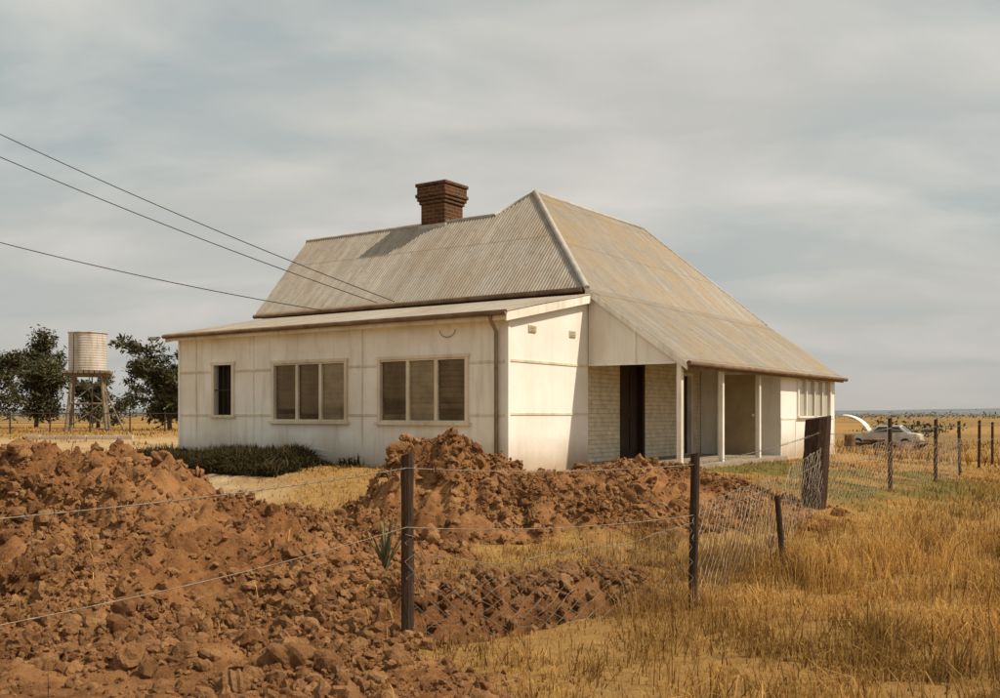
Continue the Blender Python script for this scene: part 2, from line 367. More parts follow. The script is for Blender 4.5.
blades('dry_grass',P,.05+.12*r.random(len(P)),.005+.004*r.random(len(P)),1.5,gcols(P,48),M_grass,49)
r=np.random.default_rng(41); x=r.uniform(-6,4.5,7000); y=r.uniform(5,14.5,7000); k=(r.random(7000)<S(.55,.7,fbm(x*1.7,y*1.7,93,3))); P=np.stack([x[k],y[k]],1)
blades('dry_grass',P,.04+.14*r.random(len(P)),.005+.004*r.random(len(P)),1.3,gcols(P,42),M_grass,43)

# weeds along the shaded facade
r=np.random.default_rng(31); n=60000
b_=r.uniform(3.0,8.7,n); a_=-.10-2.3*r.random(n)**1.3
lump=fbm(b_*1.4,a_*1.4,33,4)
k=r.random(n)<S(.36,.55,lump+.10*S(-1.6,-.2,a_))*S(3.0,4.8,b_-a_*.25)*S(8.75,8.2,b_-a_*.5); b_=b_[k]; a_=a_[k]; lump=lump[k]
P=C0[None]+a_[:,None]*dR[None]+b_[:,None]*dL[None]
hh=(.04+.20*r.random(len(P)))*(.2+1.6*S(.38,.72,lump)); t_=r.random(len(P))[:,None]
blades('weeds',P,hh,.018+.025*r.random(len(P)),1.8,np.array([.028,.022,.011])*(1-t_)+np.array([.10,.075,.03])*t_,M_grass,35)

# ------------------------------------------------------------ house
H=empty('white_farmhouse',(C0[0],C0[1],0),ANG)
E=1.5
def wall_open(name,ax,const,u0,u1,z0,z1,ops,mat,depth=.1,ztop=None):
    us=sorted(set([u0,u1]+[o[0] for o in ops]+[o[1] for o in ops])); zs=sorted(set([z0,z1]+[o[2] for o in ops]+[o[3] for o in ops]))
    f=lambda u,z,d:(const+d,u,z) if ax=='a' else (u,const+d,z)
    v=[];fc=[]
    def quad(*p):
        n=len(v); v.extend(p); fc.append((n,n+1,n+2,n+3))
    for i in range(len(us)-1):
        for j in range(len(zs)-1):
            um,zm=(us[i]+us[i+1])/2,(zs[j]+zs[j+1])/2
            if any(o[0]<um<o[1] and o[2]<zm<o[3] for o in ops): continue
            quad(f(us[i],zs[j],0),f(us[i+1],zs[j],0),f(us[i+1],zs[j+1],0),f(us[i],zs[j+1],0))
    for o in ops:
        a,b,c,d=o
        quad(f(a,c,0),f(b,c,0),f(b,c,depth),f(a,c,depth)); quad(f(a,d,0),f(b,d,0),f(b,d,depth),f(a,d,depth))
        quad(f(a,c,0),f(a,d,0),f(a,d,depth),f(a,c,depth)); quad(f(b,c,0),f(b,d,0),f(b,d,depth),f(b,c,depth))
    return mesh_obj(name,v,fc,mat,H)
zt=3.24
W3=(.85,2.82,1.37,2.50); W2=(3.66,5.60,1.38,2.51); W1=(6.80,7.40,1.50,2.53)
wall_open('front_wall','a',0,0,8.50,.2,zt,[W3,W2,W1],M_facade,.12)
mesh_obj('side_wall',[(0,0,.2),(2.70,0,.2),(2.70,0,3.80),(0,0,3.24)],[(0,1,2,3)],M_side,H)
mesh_obj('far_side_wall',[(0,8.50,.2),(2.70,8.50,.2),(2.70,8.50,3.80),(0,8.50,3.24)],[(0,3,2,1)],M_facade,H)
mb=MB(); mb.box(-.02,.04,-.02,.05,.3,3.22); mb.box(-.02,.04,8.46,8.525,.3,3.2); mb.obj('corner_boards',M_side,H)
mb=MB()
def batten_h(z,w=.042):
    segs=[(.06,8.45)]
    for o in (W3,W2,W1):
        if o[2]-.08<z<o[3]+.08:
            ns=[]
            for s,e in segs:
                if s<o[0]-.07: ns.append((s,min(e,o[0]-.07)))
                if e>o[1]+.07: ns.append((max(s,o[1]+.07),e))
            segs=ns
    for s,e in segs: mb.box(-.014,.0005,s,e,z-w/2,z+w/2)
for z in (2.40,1.50): batten_h(z)
for b in (3.25,6.18,7.95): mb.box(-.005,.0005,b-.012,b+.012,.3,1.47); mb.box(-.005,.0005,b-.012,b+.012,1.53,2.37); mb.box(-.005,.0005,b-.012,b+.012,2.43,3.2)
mb.obj('wall_battens',M_batt,H)
mb=MB()
for z in (2.42,1.52): mb.box(.05,2.68,-.014,.0005,z-.020,z+.020)
mb.obj('side_battens',M_batt,H)
mb=MB(); mb.box(.62,.86,-.02,.0004,2.93,3.05); mb.box(2.0,2.22,-.02,.0004,2.93,3.05)
for k in range(4): mb.box(.64,.84,-.03,-.021,2.945+k*.026,2.957+k*.026); mb.box(2.02,2.2,-.03,-.021,2.945+k*.026,2.957+k*.026)
mb.obj('wall_vents',M_batt,H)
def louvre(nm,o,nl,mid):
    b0,b1,z0,z1=o; fr=MB(); t=.06
    fr.box(-.035,.06,b0-.045,b0+.025,z0,z1); fr.box(-.035,.06,b1-.025,b1+.045,z0,z1)
    fr.box(-.04,.06,b0-.06,b1+.06,z1,z1+.055); fr.box(-.075,.06,b0-.09,b1+.09,z0-.05,z0)
    wd=(b1-b0-.05)/nl
    for k in range(1,nl): c=b0+.025+wd*k; fr.box(-.02,.06,c-.034,c+.034,z0,z1)
    fr.box(-.018,.058,b0+.026,b1-.026,z1-.035,z1-.001); fr.box(-.018,.058,b0+.026,b1-.026,z0+.001,z0+.035)
    fr.obj(nm+'_frame',M_cream,H)
    nS=11
    for k in range(nl):
        gl=MB()
        c0=b0+.025+wd*k+.036; c1=b0+.025+wd*(k+1)-.036
        for q in range(nS):
            zc=z0+.045+(z1-z0-.09)*(q+.5)/nS
            M=Matrix.Translation((.03,0,zc))@Matrix.Rotation(math.radians(-9+random.uniform(-4,4)),4,'Y')
            gl.box(-.003,.003,c0,c1,-.05,.05,M)
        gl.obj(nm+'_louvres',M_glass2 if k in mid else M_glass,H)
    for k in range(nl):
        c0=b0+.025+wd*k; c1=c0+wd
        box(nm+'_curtain',.115,.118,c0,c1,z0,z1,M_blind2 if k in mid else M_blind,H)
louvre('large_window',W3,3,(1,)); louvre('middle_window',W2,3,(0,))
b0,b1,z0,z1=W1; fr=MB(); fr.box(-.03,.05,b0-.05,b0+.03,z0,z1); fr.box(-.03,.05,b1-.03,b1+.05,z0,z1); fr.box(-.035,.05,b0-.07,b1+.07,z1,z1+.06); fr.box(-.07,.05,b0-.08,b1+.08,z0-.05,z0)
fr.obj('small_window_frame',M_cream,H)
fr=MB()
for k in range(1,4): c=b0+(b1-b0)*k/4; fr.box(0,.015,c-.008,c+.008,z0+.002,z1-.002)
fr.box(-.005,-.0005,b0+.031,b1-.031,(z0+z1)/2-.012,(z0+z1)/2+.012)
fr.obj('small_window_bars',M_darkwood,H); box('small_window_dark',.118,.12,b0,b1,z0,z1,M_dark,H)

def corr(name,poly,e,mat,pitch=.076,amp=.011):
    P=[Vector(p) for p in poly]; n=Vector((0,0,0))
    for i in range(len(P)): n+=(P[i]-P[0]).cross(P[(i+1)%len(P)]-P[0])
    n.normalize(); 
    if n.z<0: n=-n
    e=Vector(e); e=(e-n*e.dot(n)).normalized(); u=n.cross(e).normalized(); O=P[0]
    Q=[((p-O).dot(e),(p-O).dot(u)) for p in P]; s0=min(q[0] for q in Q)+.0005; s1=max(q[0] for q in Q)-.0005
    st=np.arange(s0,s1,pitch/6); st=np.append(st,s1); v=[];f=[]
    NT_=5
    for s in st:
        ts=[]
        for i in range(len(Q)):
            a,b=Q[i],Q[(i+1)%len(Q)]
            if (a[0]-s)*(b[0]-s)<=0 and abs(a[0]-b[0])>1e-9: ts.append(a[1]+(b[1]-a[1])*(s-a[0])/(b[0]-a[0]))
        lo,hi=(min(ts),max(ts)) if ts else (0,0)
        off=amp*math.sin(2*math.pi*s/pitch)
        for k in range(NT_+1):
            tt=lo+(hi-lo)*k/NT_
            v.append(tuple(O+e*s+u*tt+n*(off+.006*math.sin(s*1.7+k*1.3)*(0<k<NT_))))
    m=NT_+1
    for i in range(len(st)-1):
        for k in range(NT_): f.append((i*m+k,(i+1)*m+k,(i+1)*m+k+1,i*m+k+1))
    return mesh_obj(name,v,f,mat,H,True)
sl=1.06; ea=2.60; fz=lambda a:3.95+sl*(a-2.66); BL=9.05
Pk=(5.04,2.68,fz(5.04)); Qk=(10.4,2.68,fz(5.04)); Rc=(ea,-.03,fz(ea)); Lc=(ea,BL,fz(ea)); Vk=(4.56,3.43,fz(4.56)); Wk=(4.56,BL+.25,fz(4.56))
Sc=(12.35,-.03,Rc[2]); E1=(ea,-2.05,2.44); E2=(12.4,-2.05,2.44)
corr('front_roof',[Lc,Rc,Pk,Vk,Wk],(0,1,0),M_roofF)
corr('right_roof',[Rc,Sc,Qk,Pk],(1,0,0),M_roofR)
corr('verandah_roof',[E1,E2,Sc,Rc],(1,0,0),M_roofR)
bz=3.9
corr('back_wing_roof',[Vk,Wk,(6.5,BL,bz),(6.5,4.2,bz)],(0,1,0),M_roofF)
mesh_obj('rear_roof',[Pk,Qk,(12.35,5.45,bz),(6.5,5.45,bz),Vk,Sc],[(0,1,2,3,4),(1,5,2)],M_roofR,H)
LB=8.70
corr('lean_to_roof',[(-.24,LB,3.22),(-.24,-.14,3.22),(2.68,-.14,3.79),(2.68,LB,3.79)],(0,1,0),M_roofF)
def cap(name,pts,r=.07):
    mb=MB(); mb.tube(pts,r,8); return mb.obj(name,M_cap,H,True)
cap('hip_capping',[Pk,Rc],.06); cap('ridge_capping',[Pk,Qk],.045); cap('wing_ridge_capping',[Vk,Wk],.04); cap('wing_hip_capping',[Pk,Vk],.04); cap('rear_hip_capping',[Qk,Sc],.035)
box('main_fascia',2.612,2.655,.02,9.0,3.80,3.868,M_darkwood,H)
mb=MB(); mb.tube([(2.56,.05,3.86),(2.56,9.04,3.84)],.05,8); mb.obj('main_gutter',M_gutter,H,True)
box('lean_to_fascia',-.22,-.19,-.12,LB-.02,3.07,3.195,M_cream,H)
mb=MB(); mb.tube([(-.27,-.14,3.19),(-.27,LB,3.17)],.045,8); mb.obj('lean_to_gutter',M_gutter,H,True)
mesh_obj('soffit',[(-.19,0,3.11),(0,0,3.11),(0,8.50,3.11),(-.19,8.50,3.11)],[(0,1,2,3)],M_facade,H)
def slab(name,pts2,b0,b1,mat):
    n=len(pts2); v=[(p[0],b0,p[1]) for p in pts2]+[(p[0],b1,p[1]) for p in pts2]
    f=[tuple(range(n)),tuple(range(2*n-1,n-1,-1))]+[(i,i+n,(i+1)%n+n,(i+1)%n) for i in range(n)]
    return mesh_obj(name,v,f,mat,H)
def slabb(name,pts2,a0,a1,mat):
    n=len(pts2); v=[(a0,p[0],p[1]) for p in pts2]+[(a1,p[0],p[1]) for p in pts2]
    f=[tuple(range(n)),tuple(range(2*n-1,n-1,-1))]+[(i,i+n,(i+1)%n+n,(i+1)%n) for i in range(n)]
    return mesh_obj(name,v,f,mat,H)
slab('lean_to_barge',[(-.23,3.05),(2.60,3.60),(2.60,3.76),(-.23,3.205)],-.125,-.10,M_trim)
slab('lean_to_barge_far',[(-.23,3.05),(2.60,3.60),(2.60,3.76),(-.23,3.205)],LB-.04,LB-.015,M_trim)
v_plane=lambda b:Rc[2]+(b+.03)*(Rc[2]-2.44)/2.02
mesh_obj('wing_walls',[(2.72,8.95,.2),(6.4,8.95,.2),(6.4,8.95,3.9),(4.56,8.95,fz(4.56)-.05),(2.72,8.95,3.9),(6.4,5.4,.2),(6.4,5.4,3.9),(12.2,5.4,.2),(12.2,5.4,3.85),(12.2,0.05,.2),(12.2,0.05,3.85)],
   [(0,1,2,3,4),(1,5,6,2),(5,7,8,6),(7,9,10,8)],M_facade,H)
mesh_obj('wing_front_wall',[(2.72,0.05,3.2),(2.72,8.95,3.2),(2.72,8.95,3.95),(2.72,0.05,3.95)],[(0,1,2,3)],M_panel,H)
DR=(4.12,5.08,.60,2.50); DW=(7.05,7.55,.62,2.38)
wall_open('verandah_brick_wall','b',.04,2.70,8.08,.3,3.86,[DR,DW],M_brickp,.12)
def doorset(nm,o,y,m,frm):
    a0,a1,z0,z1=o; mb=MB(); mb.box(a0-.05,a0+.05,y-.03,y+.08,z0,z1); mb.box(a1-.05,a1+.05,y-.03,y+.08,z0,z1); mb.box(a0-.05,a1+.05,y-.035,y+.08,z1,z1+.08); mb.obj(nm+'_frame',frm,H)
    box(nm+'_leaf',a0,a1,y+.085,y+.115,z0,z1,m,H)
    mb=MB(); w=(a1-a0)
    for (p,q) in ((.08,.45),(.55,.94)):
        for (s,e) in ((.16,.46),(.54,.84)): mb.box(a0+w*s,a0+w*e,y+.072,y+.084,z0+(z1-z0)*p,z0+(z1-z0)*q)
    mb.obj(nm+'_panels',m,H)
doorset('front_door',DR,.04,M_door,M_door); doorset('side_door',DW,.04,M_door,M_trim)
box('verandah_floor',2.62,8.08,-2.02,.035,.2,.60,M_conc,H,.01)
mb=MB()
for a in (2.70,4.62,6.64): mb.box(a-.045,a+.045,-1.92,-1.83,.60,2.42)
mb.obj('verandah_posts',M_trim,H)
box('verandah_beam',2.63,12.2,-1.925,-1.86,2.421,2.52,M_trim,H)
slabb('verandah_end_panel',[(-1.97,2.44),(-.02,2.44),(-.02,v_plane(-.02)-.03),(-1.97,v_plane(-1.97)-.02)],2.68,2.70,M_panel)
mb=MB(); mb.box(2.668,2.6795,-1.01,-.97,2.47,v_plane(-1.01)-.06); mb.box(2.664,2.6795,-1.97,-.03,2.42,2.465); mb.obj('end_panel_battens',M_trim,H)
slabb('verandah_barge',[(-2.06,2.30),(-2.06,2.43),(-.0,v_plane(0)-.012),(-.0,v_plane(0)-.13)],2.585,2.612,M_trim)
mb=MB(); mb.tube([(2.58,-2.10,2.42),(12.42,-2.10,2.40)],.045,8); mb.obj('verandah_gutter',M_gutter,H,True)
box('verandah_fascia',2.62,12.38,-2.035,-2.01,2.33,2.42,M_gutter,H)
mesh_obj('verandah_rafter_lining',[(2.70,-1.98,2.455),(12.2,-1.98,2.455),(12.2,0,3.80),(2.70,0,3.80)],[(0,1,2,3)],simple('lining_boards',(.20,.15,.10),(.15,.11,.07),4,.8,.2),H)
EW=(9.25,11.75,1.48,2.34)
wall_open('sleepout_wall','b',-1.86,8.08,12.2,.1,2.42,[EW],M_side,.08)
slabb('sleepout_end_wall',[(-1.86,.3),(.03,.3),(.03,3.78),(-1.86,2.52)],8.08,8.11,M_panel)
slabb('sleepout_rear_wall',[(-1.86,.1),(.03,.1),(.03,3.78),(-1.86,2.52)],12.17,12.2,M_panel)
mb=MB(); mb.box(8.045,8.0795,-1.35,-.45,.60,2.42); mb.obj('sleepout_door',M_door2,H)
mb=MB(); mb.box(8.03,8.0795,-1.42,-1.351,.60,2.49); mb.box(8.03,8.0795,-.449,-.38,.60,2.49); mb.box(8.03,8.0795,-1.351,-.449,2.421,2.49); mb.tube([(8.0,-1.25,1.5),(8.045,-1.25,1.5)],.03,8); mb.obj('sleepout_door_frame',M_trim,H)
a0,a1,z0,z1=EW; mb=MB(); mb.box(a0-.05,a0+.03,-1.9,-1.80,z0,z1); mb.box(a1-.03,a1+.05,-1.9,-1.8,z0,z1); mb.box(a0-.06,a1+.06,-1.905,-1.8,z1,z1+.05); mb.box(a0-.07,a1+.07,-1.93,-1.8,z0-.05,z0)
for k in range(1,4): c=a0+(a1-a0)*k/4; mb.box(c-.025,c+.025,-1.885,-1.8,z0,z1)
mb.obj('sleepout_window_frame',M_trim,H)
Mg=NT('window_glass'); Mg.color((.45,.42,.35)); Mg.b.inputs['Roughness'].default_value=.12; Mg.b.inputs['Specular IOR Level'].default_value=.6
box('sleepout_window_glass',a0,a1,-1.83,-1.826,z0,z1,Mg.m,H)
mb=MB(); mb.box(8.1,a0-.08,-1.872,-1.8605,1.40,1.44); mb.box(a1+.08,12.15,-1.872,-1.8605,1.40,1.44)
for a in (8.1,9.1,12.15): mb.box(a-.02,a+.02,-1.87,-1.8604,.4,1.38)
mb.obj('sleepout_battens',M_trim,H)
mb=MB(); mb.tube([(-.25,.20,3.15),(-.20,.20,3.05),(-.06,.20,2.9),(-.055,.20,.62),(-.12,.2,.56)],.035,8)
mb.obj('downpipe',simple('old_pipe',(.34,.28,.21),(.24,.18,.12),4,.6,.1),H,True)
mb=MB(); pts=[(-.03,1.25+.17*math.cos(a),3.0-.13*abs(math.sin(a))-.02) for a in np.linspace(0,math.pi,12)]; mb.tube(pts,.006,5); mb.obj('hanging_cable',M_wire,H)
ca,cb=4.85,5.15; mb=MB()
def sq(h0,h1,s0,s1): 
    n=len(mb.v); 
    for z,s in ((h0,s0),(h1,s1)): mb.v+= [(ca-s,cb-s,z),(ca+s,cb-s,z),(ca+s,cb+s,z),(ca-s,cb+s,z)]
    mb.f+=[(n,n+3,n+2,n+1),(n+4,n+5,n+6,n+7)]+[(n+i,n+(i+1)%4,n+4+(i+1)%4,n+4+i) for i in range(4)]
zc=-.14
sq(5.0,6.56+zc,.35,.35); sq(6.561+zc,6.64+zc,.385,.385); sq(6.641+zc,6.72+zc,.42,.42); sq(6.721+zc,6.80+zc,.45,.45); sq(6.801+zc,6.97+zc,.42,.42); sq(6.971+zc,7.05+zc,.45,.45)
o=mb.obj('chimney_stack',M_brickc,H); m=o.modifiers.new('b','BEVEL'); m.width=.008
box('chimney_flashing',ca-.40,ca+.40,cb-.40,cb+.40,5.4,5.93,M_cap,H)
box('chimney_flue',ca-.25,ca+.25,cb-.25,cb+.25,7.051+zc,7.07+zc,M_dark,H)

# ------------------------------------------------------------ power pole + lines
PP=empty('power_pole',(-15.2,21.5,0)); zb=hz(-15.2,21.5)
mb=MB(); mb.tube([(0,0,zb-.3),(0,0,10.2)],[.16,.11],10); mb.box(-.06,.06,-.9,.9,9.0,9.12)
mb.obj('pole',M_darkwood,PP)
def hpt(a,b,z): x,y=W(a,b); return Vector((x,y,z))
def sagline(p,q,s,n=24): return [p.lerp(q,i/n)-Vector((0,0,4*s*(i/n)*(1-i/n))) for i in range(n+1)]
mb=MB(); base=Vector((-15.2,21.5,0))
for (b,zend,zs,off) in ((4.62,3.92,9.75,(0,.5)),(5.1,3.92,9.05,(0,-.6)),(6.75,3.86,6.45,(0.1,0))):
    q=hpt(2.52,b,zend); p=base+Vector((off[0],off[1],zs)); mb.tube([x-base for x in sagline(p,q,.22)],.010,5)
mb.obj('power_lines',M_wire,PP)

# ------------------------------------------------------------ fence
FN=empty('wire_fence')
def rough_post(name,x,y,h,w,d,lean=(0,0),mat=M_darkwood,topcut=0,seed=0,parent=FN,round_=True):
    rr=random.Random(seed); z=hz(x,y)-.15; n=9; k=10; v=[];f=[]
    for i in range(n+1):
        t=i/n; hh=h+.15
        for j in range(k):
            an=2*math.pi*j/k; ww=w*(1+.10*math.sin(3*an+seed+t*2))*(1+rr.uniform(-.05,.05)); dd=d*(1+.08*math.cos(2*an+seed))*(1+rr.uniform(-.05,.05))
            zz=z+hh*t+(topcut*math.cos(an) if i==n else 0)
            v.append((x+math.cos(an)*ww/2+lean[0]*t,y+math.sin(an)*dd/2+lean[1]*t,zz))
    for i in range(n):
        for j in range(k): j2=(j+1)%k; f.append((i*k+j,i*k+j2,(i+1)*k+j2,(i+1)*k+j))
    f.append(tuple(n*k+j for j in range(k)))
    return mesh_obj(name,v,f,mat,parent)
posts=[(-2.3,2.9),(-.616,6.66),(1.49,7.8),(4.25,13.3),(6.6,17.0),(8.45,19.5),(10.3,22.5),(12.2,25.6),(14.2,29)]
for i,(x,y) in enumerate(posts):
    if i==3: rough_post('stump_post',x-.12,y,1.18,.33,.28,(.10,0),topcut=.03,seed=3)
    elif i==1: rough_post('post_%d'%i,x,y,1.22+.0,.085,.08,(0,0),seed=i,topcut=.01)
    else: rough_post('post_%d'%i,x,y,1.22,.07,.07,(random.uniform(-.03,.03),0),seed=i,topcut=.01)
rough_post('leaning_stake',2.72,9.6,.72,.055,.055,(-.07,.0),seed=9)
wires=MB(); net=MB()
for i in range(len(posts)-1):
    (x0,y0),(x1,y1)=posts[i],posts[i+1]; z0=hz(x0,y0) if i else 0; z1=hz(x1,y1)
    L=math.hypot(x1-x0,y1-y0)
    z0b,z1b=min(z0,.12),min(z1,.15)
    for k,hgt in enumerate((1.13,.74)):
        p=Vector((x0,y0-.045,z0b+hgt)); q=Vector((x1,y1-.045,z1b+hgt)); pl=sagline(p,q,[.035,.05][k],16)
        rad=.0027 if i<3 else .004
        wires.tube(pl,rad,4)
        if k==0 and i<4:
            m=int(L/.13)
            for s in range(m):
                t=(s+.5)/m; c=p.lerp(q,t)-Vector((0,0,4*.035*t*(1-t))); an=random.uniform(0,6.28)
                dv=Vector((math.cos(an),math.sin(an)*.5,math.sin(an)))*.018; wires.tube([c-dv,c+dv],.0018,3); dv=Vector((-dv.z,dv.y,dv.x)); wires.tube([c-dv,c+dv],.0018,3)
    if 1<=i<=5:
        cw=.07 if i<3 else .10; nxn=int(L/cw); nh=11 if i==1 else 12; hgt=.80 if i!=1 else .66
        rad=.0021 if i<3 else .0022
        nodes={}
        for a in range(nxn+1):
            for b in range(nh+1):
                t=a/nxn; xx=x0+(x1-x0)*t; yy=y0+(y1-y0)*t-.05; gz=max(min(hz(xx,yy),.45),-.08)
                sag=.16*math.sin(t*math.pi)*(i==1)
                nodes[a,b]=Vector((xx+random.uniform(-.01,.01),yy+.05*math.sin(t*9+b*.4)*(1-b/nh)+random.uniform(-.01,.01),gz+.02+(hgt-sag)*b/nh+random.uniform(-.006,.006)))
        for a in range(nxn):
            for b in range(nh):
                if (a+b)%2==0: net.tube([nodes[a,b],nodes[a+1,b+1]],rad,3,False)
                else: net.tube([nodes[a+1,b],nodes[a,b+1]],rad,3,False)
        for a in range(nxn): net.tube([nodes[a,nh],nodes[a+1,nh]],rad*1.5,3,False)
wires.obj('fence_wires',M_wireg,FN); net.obj('wire_netting',M_wireg,FN)

mb=MB(); ag=random.Random(5)
for k in range(16):
    an=ag.uniform(0,6.28); h=ag.uniform(.25,.5); sp=ag.uniform(.05,.22)
    n=len(mb.v); w=.022; cx,cy=math.cos(an),math.sin(an)
    for t in (0,.35,.7,1):
        ww=w*(1-t)**.6+.002; px,py,pz=cx*sp*t**1.5,cy*sp*t**1.5,h*t
        mb.v+=[(px-cy*ww,py+cx*ww,pz),(px+cx*.006,py+cy*.006,pz-.004),(px+cy*ww,py-cx*ww,pz)]
    for s in range(3):
        q=n+s*3; mb.f+=[(q,q+1,q+4,q+3),(q+1,q+2,q+5,q+4)]
o=mb.obj('agave_plant',simple('agave',(.11,.10,.05),(.17,.15,.08),9,.6,.1)); px,py=(385-500)/1005*8.3,8.3; o.location=(px,py,hz(px,py)-.02)

# ------------------------------------------------------------ water tank on stand
tx=(88-500)/1005*56; ty=56; TK=empty('water_tank',(tx,ty,hz(tx,ty)),.3); gz=hz(tx,ty); 
zb=E+(415-371)/1005*56-gz; ztp=E+(415-334)/1005*56-gz
t=NT('tank_iron'); co=t.coord(); n=t.noise(1,8,t.coord((3,3,.5))); n2=t.noise(1.2,6,co)
c=t.mix(t.ramp(n,[(.46,0.),(.66,.8)]),(.52,.49,.44),(.27,.19,.12)); t.color(t.mix(t.ramp(n2,[(.5,0.),(.7,.5)]),c,(.30,.26,.21))); t.b.inputs['Roughness'].default_value=.5; M_tank=t.m
v=[];f=[];k=48;prof=[]
nz=60
for i in range(nz+1):
    z=zb+(ztp-zb)*i/nz; prof.append((1.0+.010*math.sin(i/nz*2*math.pi*15),z))
prof=[(0,zb)]+prof+[(1.05,ztp+.02),(1.05,ztp+.06),(.95,ztp+.08),(0,ztp+.14)]
for r_,z in prof:
    for j in range(k): v.append((r_*math.cos(2*math.pi*j/k),r_*math.sin(2*math.pi*j/k),z))
for i in range(len(prof)-1):
    for j in range(k): j2=(j+1)%k; f.append((i*k+j,i*k+j2,(i+1)*k+j2,(i+1)*k+j))
mesh_obj('tank_shell',v,f,M_tank,TK,True)
mb=MB()
for s in (-1,1):
    mb.box(-1.15,1.15,s*.7-.08,s*.7+.08,zb-.32,zb-.161)
for s in range(9): q=-1.1+s*.275; mb.box(q-.11,q+.11,-1.1,1.1,zb-.16,zb-.01)
cs=[(-1,-1),(1,-1),(1,1),(-1,1)]
top=[Vector((x*.75,y*.75,zb-.3)) for x,y in cs]; bot=[Vector((x*1.05,y*1.05,-.1)) for x,y in cs]
for i in range(4):
    mb.tube([bot[i],top[i]],[.09,.08],8); j=(i+1)%4
    for (s,e) in ((.08,.55),(.5,.95)):
        mb.tube([bot[i].lerp(top[i],s),bot[j].lerp(top[j],e)],.03,5)
        if i%2: mb.tube([bot[j].lerp(top[j],s),bot[i].lerp(top[i],e)],.03,5)
    mb.tube([bot[i].lerp(top[i],.52),bot[j].lerp(top[j],.52)],.05,6)
mb.tube([Vector((2.0,-.9,-.1)),Vector((.7,-.6,zb-.6))],.05,6)
mb.obj('tank_stand',simple('stand_timber',(.26,.21,.15),(.16,.12,.08),5,.8,.3),TK)
mb=MB(); mb.tube([(.3,-1.0,zb-.1),(.3,-1.0,.2),(1.2,-1.2,.1)],.04,6); mb.tube([(-.6,-.8,ztp),(-.62,-1.08,ztp-.1),(-.62,-1.08,.2)],.03,6); mb.obj('tank_pipes',M_wire,TK)

# ------------------------------------------------------------ trees
M_bark=simple('bark',(.10,.075,.055),(.18,.14,.11),5,.9,.5,.03,stretch=(3,3,.6))
t=NT('leaves'); v_=t.N('ShaderNodeVertexColor'); v_.layer_name='col'; t.color(v_.outputs[0]); t.b.inputs['Specular IOR Level'].default_value=.15; t.b.inputs['Roughness'].default_value=.6; M_leaf=t.m
def quads(name,C,size,cols,parent,seed=0,stretch=1.6):
    r=np.random.default_rng(seed); n=len(C)
    a=r.normal(size=(n,3)); a/=np.linalg.norm(a,axis=1)[:,None]; b=r.normal(size=(n,3)); b-=a*(a*b).sum(1)[:,None]; b/=np.linalg.norm(b,axis=1)[:,None]
    s=size[:,None]; v=np.stack([C-a*s*stretch,C-b*s*.5,C+a*s*stretch,C+b*s*.5],1).reshape(-1,3)
    return np_mesh(name,v,np.arange(n*4),np.arange(n)*4,np.full(n,4),M_leaf,parent,colors=np.repeat(cols,4,0))
def tree(name,x,y,h,rad,seed,nl=12000,trunk=.16,crown0=.26,leaf=.11,skirt=.35):
    rr=random.Random(seed); T=empty(name,(x,y,hz(x,y)-.1)); mb=MB(); tips=[]
    def grow(p,d,L,r,dep):
        pts=[p]; rs=[r]; n=5
        for i in range(n):
            d=(d+Vector((rr.uniform(-.25,.25),rr.uniform(-.25,.25),rr.uniform(-.05,.18)))).normalized(); p=p+d*L/n; pts.append(p); rs.append(r*(1-.5*(i+1)/n))
            if dep>=2 : tips.append(p)
        mb.tube(pts,rs,7 if dep<2 else 4)
        if dep<3:
            for k in range(rr.choice((3,4)) if dep else 5):
                an=rr.uniform(0,6.28); tilt=rr.uniform(.35,1.15); 
                nd=(d*math.cos(tilt)+Vector((math.cos(an),math.sin(an),rr.uniform(-.2,.4)))*math.sin(tilt)).normalized()
                grow(pts[rr.choice((2,3,4,5))],nd,L*rr.uniform(.55,.85),rs[-1]*.75,dep+1)
    grow(Vector((0,0,0)),Vector((rr.uniform(-.1,.1),0,1)),h*crown0,trunk,0)
    T_=np.array([t[:] for t in tips]); 
    cx=T_[:,:2].mean(0); sxy=rad/np.percentile(np.linalg.norm(T_[:,:2]-cx,axis=1),92); sz=h*.96/T_[:,2].max()
    mb.v=[(a*sxy if c>h*crown0*.5 else a,b*sxy if c>h*crown0*.5 else b,c*sz) for a,b,c in mb.v]
    T_[:,:2]*=sxy; T_[:,2]*=sz
    mb.obj('trunk_and_limbs',M_bark,T,True)
    r=np.random.default_rng(seed)
    n_s=int(len(T_)*skirt); lowp=T_[r.integers(0,len(T_),n_s)].copy(); lowp[:,2]*=r.uniform(.25,.7,n_s); lowp[:,:2]*=.85
    keep=np.concatenate([T_[r.random(len(T_))<.8],lowp]); ci=r.integers(0,len(keep),nl); tone=r.random(len(keep))[ci]
    C=keep[ci]+r.normal(size=(nl,3))*np.array([.28,.28,.18])*rad*.34
    t=(tone*.6+.4*r.random(nl))[:,None]; cols=np.array([.026,.028,.014])*(1-t)+np.array([.11,.105,.05])*t
    quads('foliage',C,leaf*(.6+.8*r.random(nl)),cols,T,seed)
def at_u(u,y): return (u-500)/1005*y
tree('gum_tree',at_u(36,72),72,7.4,3.0,11,nl=9000)
tree('gum_tree',at_u(170,62),62,6.0,2.3,15,nl=8500)
tree('gum_tree',at_u(98,74),74,4.4,2.0,8,nl=4500)
tree('gum_tree',at_u(-12,66),66,6.3,3.0,21,nl=9000)

